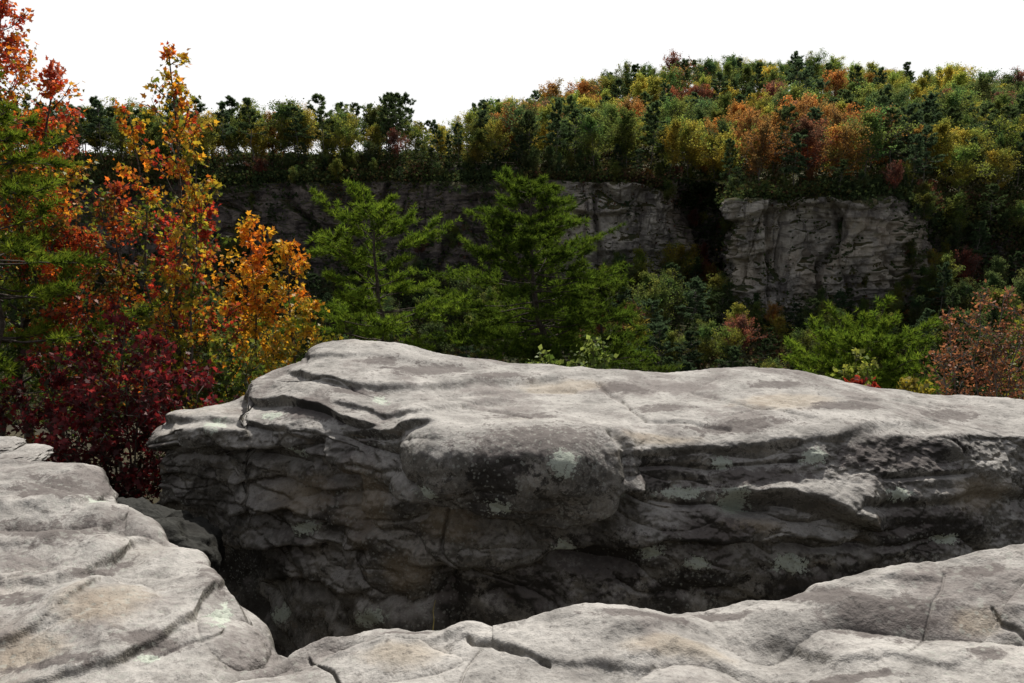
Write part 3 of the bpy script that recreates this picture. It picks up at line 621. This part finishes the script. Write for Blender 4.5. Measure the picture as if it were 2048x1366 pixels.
pine('pine_tree',b,P(1735,695,12),.06,[(0,1.0),(.6,1.25),(.85,1.05),(1,.55)],.35,85,'small rounded light green pine peeking above the right part of the boulder',24,[(.078,.14,.026),(.165,.235,.038)],elev=(5,40),twigs=16,step=.052,tuft=.098,tj=.5)
b=base_at(1990,9.5,-4.9)
st=[]
for (x,y) in ((1900,650),(1960,600),(2010,585),(2060,600),(2110,640),(1890,710),(2000,690)):
    st.append(((rng.uniform(-.15,.15),rng.uniform(-.2,.2),0),rel(b,x,y,9.5+rng.uniform(-.4,.4)),.018,[(0,.3),(.6,.4),(1,.15)],.35,20))
leafy('twiggy_shrub',b,st,'rust coloured shrub with bare grey twigs at the right edge above the boulder','shrub',25,[(.10,.07,.04),(.24,.10,.06),(.36,.15,.10)],lambda p,t:1+pn(p*3),twig=9,lpt=4,leaf=.055,tpl=DIAM,bark=BARKG)
b=base_at(2080,10.5,-5)
leafy('leafy_shrub',b,[((0,0,0),rel(b,2075,600,10.5),.03,[(0,.3),(.7,.4),(1,.2)],.4,24),((.1,0,0),rel(b,2130,560,10.5),.03,[(0,.3),(.7,.4),(1,.2)],.4,24)],
 'yellow-green shrub cut by the right edge behind the rust shrub','shrub',26,[GRN,OLV,YG],lambda p,t:1+pn(p*2),twig=6,lpt=6,leaf=.075)
def sprig(px_,py_,Y,w,seed,cols,label,n=3):
    b=base_at(px_,Y,-4.2); st=[]
    for k in range(n): st.append(((0,0,0),rel(b,px_+(k-(n-1)/2)*w,py_+abs(k-(n-1)/2)*16,Y),.01,[(0,.06),(.8,.12),(1,.06)],.6,9))
    leafy('leafy_shrub',b,st,label,'shrub',seed,cols,lambda p,t:.6+pn(p*3),twig=4,lpt=5,leaf=.075,tpl=DIAM*np.array([1.3,1,1]))
PG=[(.09,.15,.035),(.20,.26,.08)]
sprig(1185,684,9.3,26,31,PG,'pale green sprig rising highest over the boulder edge, right of the central pine')
sprig(1088,708,9.0,22,32,PG,'low pale green sprig at the boulder edge in front of the central pine')
sprig(1712,718,9.2,24,33,[(.14,.19,.04),(.30,.33,.08)],'yellow-green sprig at the boulder edge before the small light green pine')
sprig(1722,755,8.4,20,34,[(.18,.02,.02),(.28,.04,.03)],'low red leaved sprig just under the yellow-green sprig')
sprig(1830,758,8.6,22,35,[(.18,.17,.03),(.3,.24,.05)],'yellow leaved sprig at the boulder edge left of the rust shrub')
tb=Tubes(); pt=[P(866,1258,3.6),P(868,1240,3.6),P(866,1222,3.6),P(871,1200,3.62)]; bb=P(864,1330,3.6); pt=[bb]+pt
tb.add(np.array(pt)-bb,.0035,.001,5)
STALK=plain_mat('dry_grass',(.3,.25,.08),(.4,.33,.12),20,.1)
o=obj('grass_stalk',tb.mesh('grass_stalk',STALK)); o.location=Vector([float(x) for x in bb]); tag(o,'thin dry grass stalk standing up in the gap before the boulder','grass stalk')
# ------------------------------------------------------------------ far trees
def proto_decid(seed,H,W):
    r=np.random.default_rng(seed); tb=Tubes()
    prof=[(0,W*.6),(.35,W),(.6,W),(.85,W*.7),(1,W*.42)]
    pos,D,t,s=grow(r,tb,[((0,0,0),(r.normal(0,.6),r.normal(0,.6),H*.87),.18,prof,.22,44)],elev=(5,60),twig=10,lpt=12,jit=.34,rmin=.035,up=.1,var=(.45,1.35))
    cl=pn(pos*.45+seed); g=(1+.38*cl)*r.uniform(.75,1.22,len(t)); h=pn(pos*.22+50+seed)
    col=np.stack([g*(1+.5*h),g*(1+.05*h),g*(1-.2*h)],-1)
    return tb.mesh('trunk',FBARK),inst('crown',CLUMP,4,pos,D+r.normal(0,.5,D.shape),r.uniform(.22,.42,len(t)),col,FLEAF,r)
def proto_pine(seed,H,W,t0=.34,nb=42):
    r=np.random.default_rng(seed); tb=Tubes()
    prof=[(0,W*.7),(.5,W),(.75,W*.82),(.92,W*.5),(1,W*.2)]
    pos,D=pine_grow(r,tb,(0,0,0),(r.normal(0,.6),r.normal(0,.6),H*.96),.17,prof,t0,nb,twigs=10,elev=(-5,38),step=.34,rmin=.035,tj=.9,var=(.4,1.3))
    g=r.uniform(.6,1.35,len(pos)); col=np.stack([g,g,g],-1)
    return tb.mesh('trunk',FBARK),inst('crown',FTUFT,3,pos,D,r.uniform(.4,.66,len(pos)),col,FLEAF,r)
PD=[proto_decid(100+k,14.5,3.9+.42*k) for k in range(7)]
PP=[proto_pine(200+k,16,2.9+.3*k) for k in range(6)]
PR=[proto_pine(300+k,16,2.6+.3*k,.48,34) for k in range(4)]
KC={'pine':[(.075,.118,.06),(.09,.132,.06),(.08,.127,.074)],'green':[(.135,.185,.055),(.175,.215,.06),(.12,.165,.065)],'yellow':[(.32,.31,.068),(.27,.30,.068),(.38,.34,.072)],'orange':[(.38,.215,.07),(.35,.18,.068),(.35,.235,.072)],'red':[(.25,.10,.075),(.22,.09,.075),(.28,.12,.08)]}  # leaf colours lightened and cooled, with distance haze painted in
NAME={'pine':('pine_tree','pine tree','dark green pine'),'green':('broadleaf_tree','tree','green broadleaf tree'),'yellow':('yellow_tree','tree','yellow autumn tree'),'orange':('orange_tree','tree','orange autumn tree'),'red':('red_tree','tree','dull red autumn tree')}
ZL={'rim':'standing in the line of woods on the flat far clifftop','hill':'in the woods climbing the far hill on the right','gorge':'down in the gorge at the foot of the far cliff','ledge':'clinging to the ledges and upper edge of the far cliff'}
count={}
def far_tree(kind,p,h,zone,dark=1.0,wide=1.0,L=None):
    if L is None: L=PP if kind=='pine' else PD
    tr,cr=L[rng.integers(0,len(L))]
    nm,cat,lab=NAME[kind]
    e=empty(nm,p); s=h/15.0; e.scale=(s*wide*rng.uniform(.8,1.25),s*wide*rng.uniform(.8,1.25),s); e.rotation_euler=(0,0,rng.uniform(0,6.28))
    t=obj('trunk',tr,e); c=obj('crown',cr,e)
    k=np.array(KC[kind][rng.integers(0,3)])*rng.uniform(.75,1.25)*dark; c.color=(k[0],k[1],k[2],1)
    tag(e,lab+' '+ZL[zone],cat,lab+'s '+ZL[zone]); count[kind+' '+zone]=count.get(kind+' '+zone,0)+1
def poisson(n,pxr,vr,dist):
    out=[];Q=[]
    for _ in range(n):
        px_=rng.uniform(*pxr); v=rng.uniform(*vr); p,nn=far_at(px_,v)
        dd=dist(p) if callable(dist) else dist
        if not Q or (((np.array(Q)-p)**2).sum(1)>dd*dd).all(): out.append((px_,v,p)); Q.append(p)
    return out
def pick(p,w):
    ks=list(w); ww=np.array([w[k] for k in ks]); n=1.7*pn(np.array([p[0]*.035,p[1]*.035,3.3])); ww=ww*np.array([1+(n if k in('pine','green') else -n) for k in ks]); ww=np.clip(ww,.01,9); return ks[rng.choice(len(ks),p=ww/ww.sum())]
for px_,v,p in poisson(1800,(-120,960),(2.3,3.0),4.8):
    h=rng.uniform(12.5,17)
    if 840<px_<935: h=rng.uniform(8.5,12.5)
    front=p[1]<215
    kd=pick(p,{'pine':5 if front else 3.5,'green':2.6,'yellow':2.4,'orange':.6,'red':.3})
    if front and kd!='pine': h*=rng.uniform(.65,1.0)
    far_tree(kd,p+np.array([0,0,-.3]),h,'rim',1.0,1.0,PR if (kd=='pine' and front) else None)
for px_,v,p in poisson(5200,(960,2200),(1.0,3.05),lambda p:5.4+max(0,p[1]-200)*.010):
    h=rng.uniform(10.5,16.5) if p[1]<300 else rng.uniform(10,12.5)
    wt={'pine':3.0,'green':4.0,'yellow':2.8,'orange':.8,'red':.3}
    if p[1]>290: wt={'pine':1.0,'green':4.2,'yellow':2.8,'orange':.4,'red':.15}
    if 1500<px_<1900 and p[1]<235: wt={'pine':2.8,'green':2.4,'yellow':1.3,'orange':2.2,'red':1.1}
    if px_>1950 and p[1]<260: wt={'pine':4.5,'green':3,'yellow':1,'orange':.5,'red':.3}
    far_tree(pick(p,wt),p+np.array([0,0,-.3]),h,'hill',.95 if p[1]<215 else 1.15)  # farther hill trees get a lighter colour in place of haze
for px_,v,p in poisson(420,(1200,1640),(6.1,8.2),4.6)+poisson(250,(1880,2150),(4.5,8),5.0)+poisson(260,(150,1000),(6.0,8),6.5)+poisson(60,(1640,1880),(6.0,7.2),4.5):
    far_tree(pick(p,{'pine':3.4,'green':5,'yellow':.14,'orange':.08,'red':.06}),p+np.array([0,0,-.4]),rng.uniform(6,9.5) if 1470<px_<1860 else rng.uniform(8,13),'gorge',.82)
far_tree('yellow',far_at(1462,7.35)[0],9,'gorge'); far_tree('orange',far_at(1420,6.6)[0],8,'gorge',.8)
for px_,v,p in poisson(90,(200,1360),(2.98,3.5),4.5)+poisson(60,(300,1360),(3.5,4.3),6)+poisson(120,(250,1090),(4.3,6.2),7.5)+poisson(130,(1375,1462),(3.2,6.6),3.6)+poisson(50,(1470,1850),(2.9,4.0),5)+poisson(26,(1600,1850),(4.6,6.0),9)+poisson(70,(1795,1885),(3.6,6.4),3.4)+poisson(14,(1100,1360),(4.6,6.0),9):
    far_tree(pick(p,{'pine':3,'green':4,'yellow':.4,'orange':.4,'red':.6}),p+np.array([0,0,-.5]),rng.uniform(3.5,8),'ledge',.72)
print('FAR TREES',count)
r=np.random.default_rng(55); n=60000
pxs=r.uniform(-150,2200,n); vs=np.where(r.random(n)<.25,r.uniform(1.2,3.05,n),r.uniform(3.0,8.2,n))
i=np.clip(np.searchsorted(FU,pxs),0,len(FU)-1); j=np.clip(np.searchsorted(FVq,vs),0,len(FVq)-1)
p=FG[i,j]; nn=FN[i,j]
dens=np.clip(nn[:,2]*1.5-.25,0.02,1)+.7*np.clip(pn(p*.05+3)*1.8-.25,0,1)*(np.where(pxs<1060,.75,.4))
dens=np.where((vs>2.9)&(vs<4.2)&(pxs<1380),dens*.5,dens)
dens=np.where((pxs>1375)&(pxs<1462),1,dens); dens=np.where(pxs>1860,np.maximum(dens,.8),dens); dens=np.where((pxs>1060)&(pxs<1375)&(vs>4.7)&(vs<5.9),dens*.4,dens); dens=np.where((pxs>1462)&(pxs<1820)&(vs>3.6)&(vs<6),dens*.4,dens)
k=r.random(n)<dens; p=p[k]; nn=nn[k]; m=5
pos=np.repeat(p,m,0)+np.repeat(nn,m,0)*r.uniform(0,1.2,(len(p)*m,1))+r.normal(0,.6,(len(p)*m,3))
cc=np.array([(.05,.075,.035),(.075,.105,.04),(.105,.10,.042),(.13,.075,.055),(.07,.07,.045)])
ci=(np.clip((pn(p*.05)+.6)*2.5+r.normal(0,.9,len(p)),0,4.99)).astype(int)
col=np.repeat(cc[ci]*r.uniform(.55,1.2,(len(p),1)),m,0)
me=inst('undergrowth',CLUMP,4,pos,np.repeat(nn,m,0)*.4+r.normal(0,.7,pos.shape)+np.array([0,0,.4]),r.uniform(.35,.85,len(pos)),col,BRUSH,r)
tag(obj('undergrowth',me),'dark scrubby undergrowth clinging to the ledges and slopes of the far cliff','undergrowth',None,'stuff')
a0=P(448,331,203.5); a1=P(538,331,203.5); b0=P(460,322.5,209); b1=P(528,323,209)
V=[];n=16
for t in np.linspace(0,1,n):
    lo=a0*(1-t)+a1*t; hi=b0*(1-t)+b1*t
    for s in np.linspace(1,0,5): V.append(lo*(1-s)+hi*s+np.array([0,0,.12*math.sin(9*t+5*s)]))
me=mesh_np('pavement',np.array(V),grid_loops(n,5),4,PALE,True); tag(obj('pavement',me),'bright pale paved clearing between trees on the far clifftop','pavement',None,'structure')
def box(V,L,c,sx,sy,sz):
    k=len(V)
    for dx in(-1,1):
        for dy in(-1,1):
            for dz in(-1,1): V.append((c[0]+dx*sx/2,c[1]+dy*sy/2,c[2]+dz*sz/2))
    for q in((0,1,3,2),(4,6,7,5),(0,4,5,1),(2,3,7,6),(0,2,6,4),(1,5,7,3)): L+= [k+x for x in q]
fb=far_at(970,3.0)[0]; fe=empty('overlook_fence',fb); tag(fe,'low wooden overlook fence along the edge of the far clifftop','fence')
prev=None
for k,px_ in enumerate(np.linspace(840,1110,12)):
    q=far_at(px_,3.0)[0]-fb+np.array([0,-.4,0]); V=[];L=[]; box(V,L,(0,0,.5),.22,.22,1.5)
    o=obj('post',mesh_np('post',np.array(V),L,4,WOOD),fe); o.location=Vector([float(x) for x in q])
    if prev is not None:
        for hh in(.55,1.05):
            tb=Tubes(); tb.add([prev+np.array([0,-.15,hh]),q+np.array([0,-.15,hh])],.09,.09,6); obj('rail',tb.mesh('rail',WOOD),fe)
    prev=q
# ------------------------------------------------------------------ light
EL=R(51); AZ=R(14)
sd=Vector((math.sin(AZ)*math.cos(EL),math.cos(AZ)*math.cos(EL),math.sin(EL)))
sun=bpy.data.lights.new('sun','SUN'); sun.energy=5.0; sun.angle=R(.5); sun.color=(1,.955,.885)
so=bpy.data.objects.new('sun',sun); C.objects.link(so); so.rotation_euler=sd.to_track_quat('Z','Y').to_euler(); so.location=(0,0,50)
w=bpy.data.worlds.new('World'); scene.world=w; w.use_nodes=True; nt=w.node_tree; nt.nodes.clear()
sky=nt.nodes.new('ShaderNodeTexSky'); sky.sky_type='NISHITA'; sky.sun_disc=False; sky.sun_elevation=EL; sky.sun_rotation=AZ
veil=nt.nodes.new('ShaderNodeMixRGB'); veil.inputs[0].default_value=.64; nt.links.new(sky.outputs[0],veil.inputs[1]); veil.inputs[2].default_value=(4.8,4.6,4.35,1)
tc=nt.nodes.new('ShaderNodeTexCoord'); dp=nt.nodes.new('ShaderNodeVectorMath'); dp.operation='DOT_PRODUCT'
dp.inputs[1].default_value=Vector((.03,.96,.28)).normalized(); nt.links.new(tc.outputs['Generated'],dp.inputs[0])
mr=nt.nodes.new('ShaderNodeMapRange'); mr.interpolation_type='SMOOTHSTEP'; mr.inputs['From Min'].default_value=.45; mr.inputs['From Max'].default_value=.82; nt.links.new(dp.outputs['Value'],mr.inputs['Value'])
mx=nt.nodes.new('ShaderNodeMixRGB'); nt.links.new(mr.outputs[0],mx.inputs[0]); nt.links.new(veil.outputs[0],mx.inputs[1]); mx.inputs[2].default_value=(12,12,12,1)
bg=nt.nodes.new('ShaderNodeBackground'); bg.inputs['Strength'].default_value=.085; nt.links.new(mx.outputs[0],bg.inputs['Color'])
ow=nt.nodes.new('ShaderNodeOutputWorld'); nt.links.new(bg.outputs[0],ow.inputs['Surface'])
scene.view_settings.view_transform='Standard'; scene.view_settings.look='None'; scene.view_settings.exposure=0
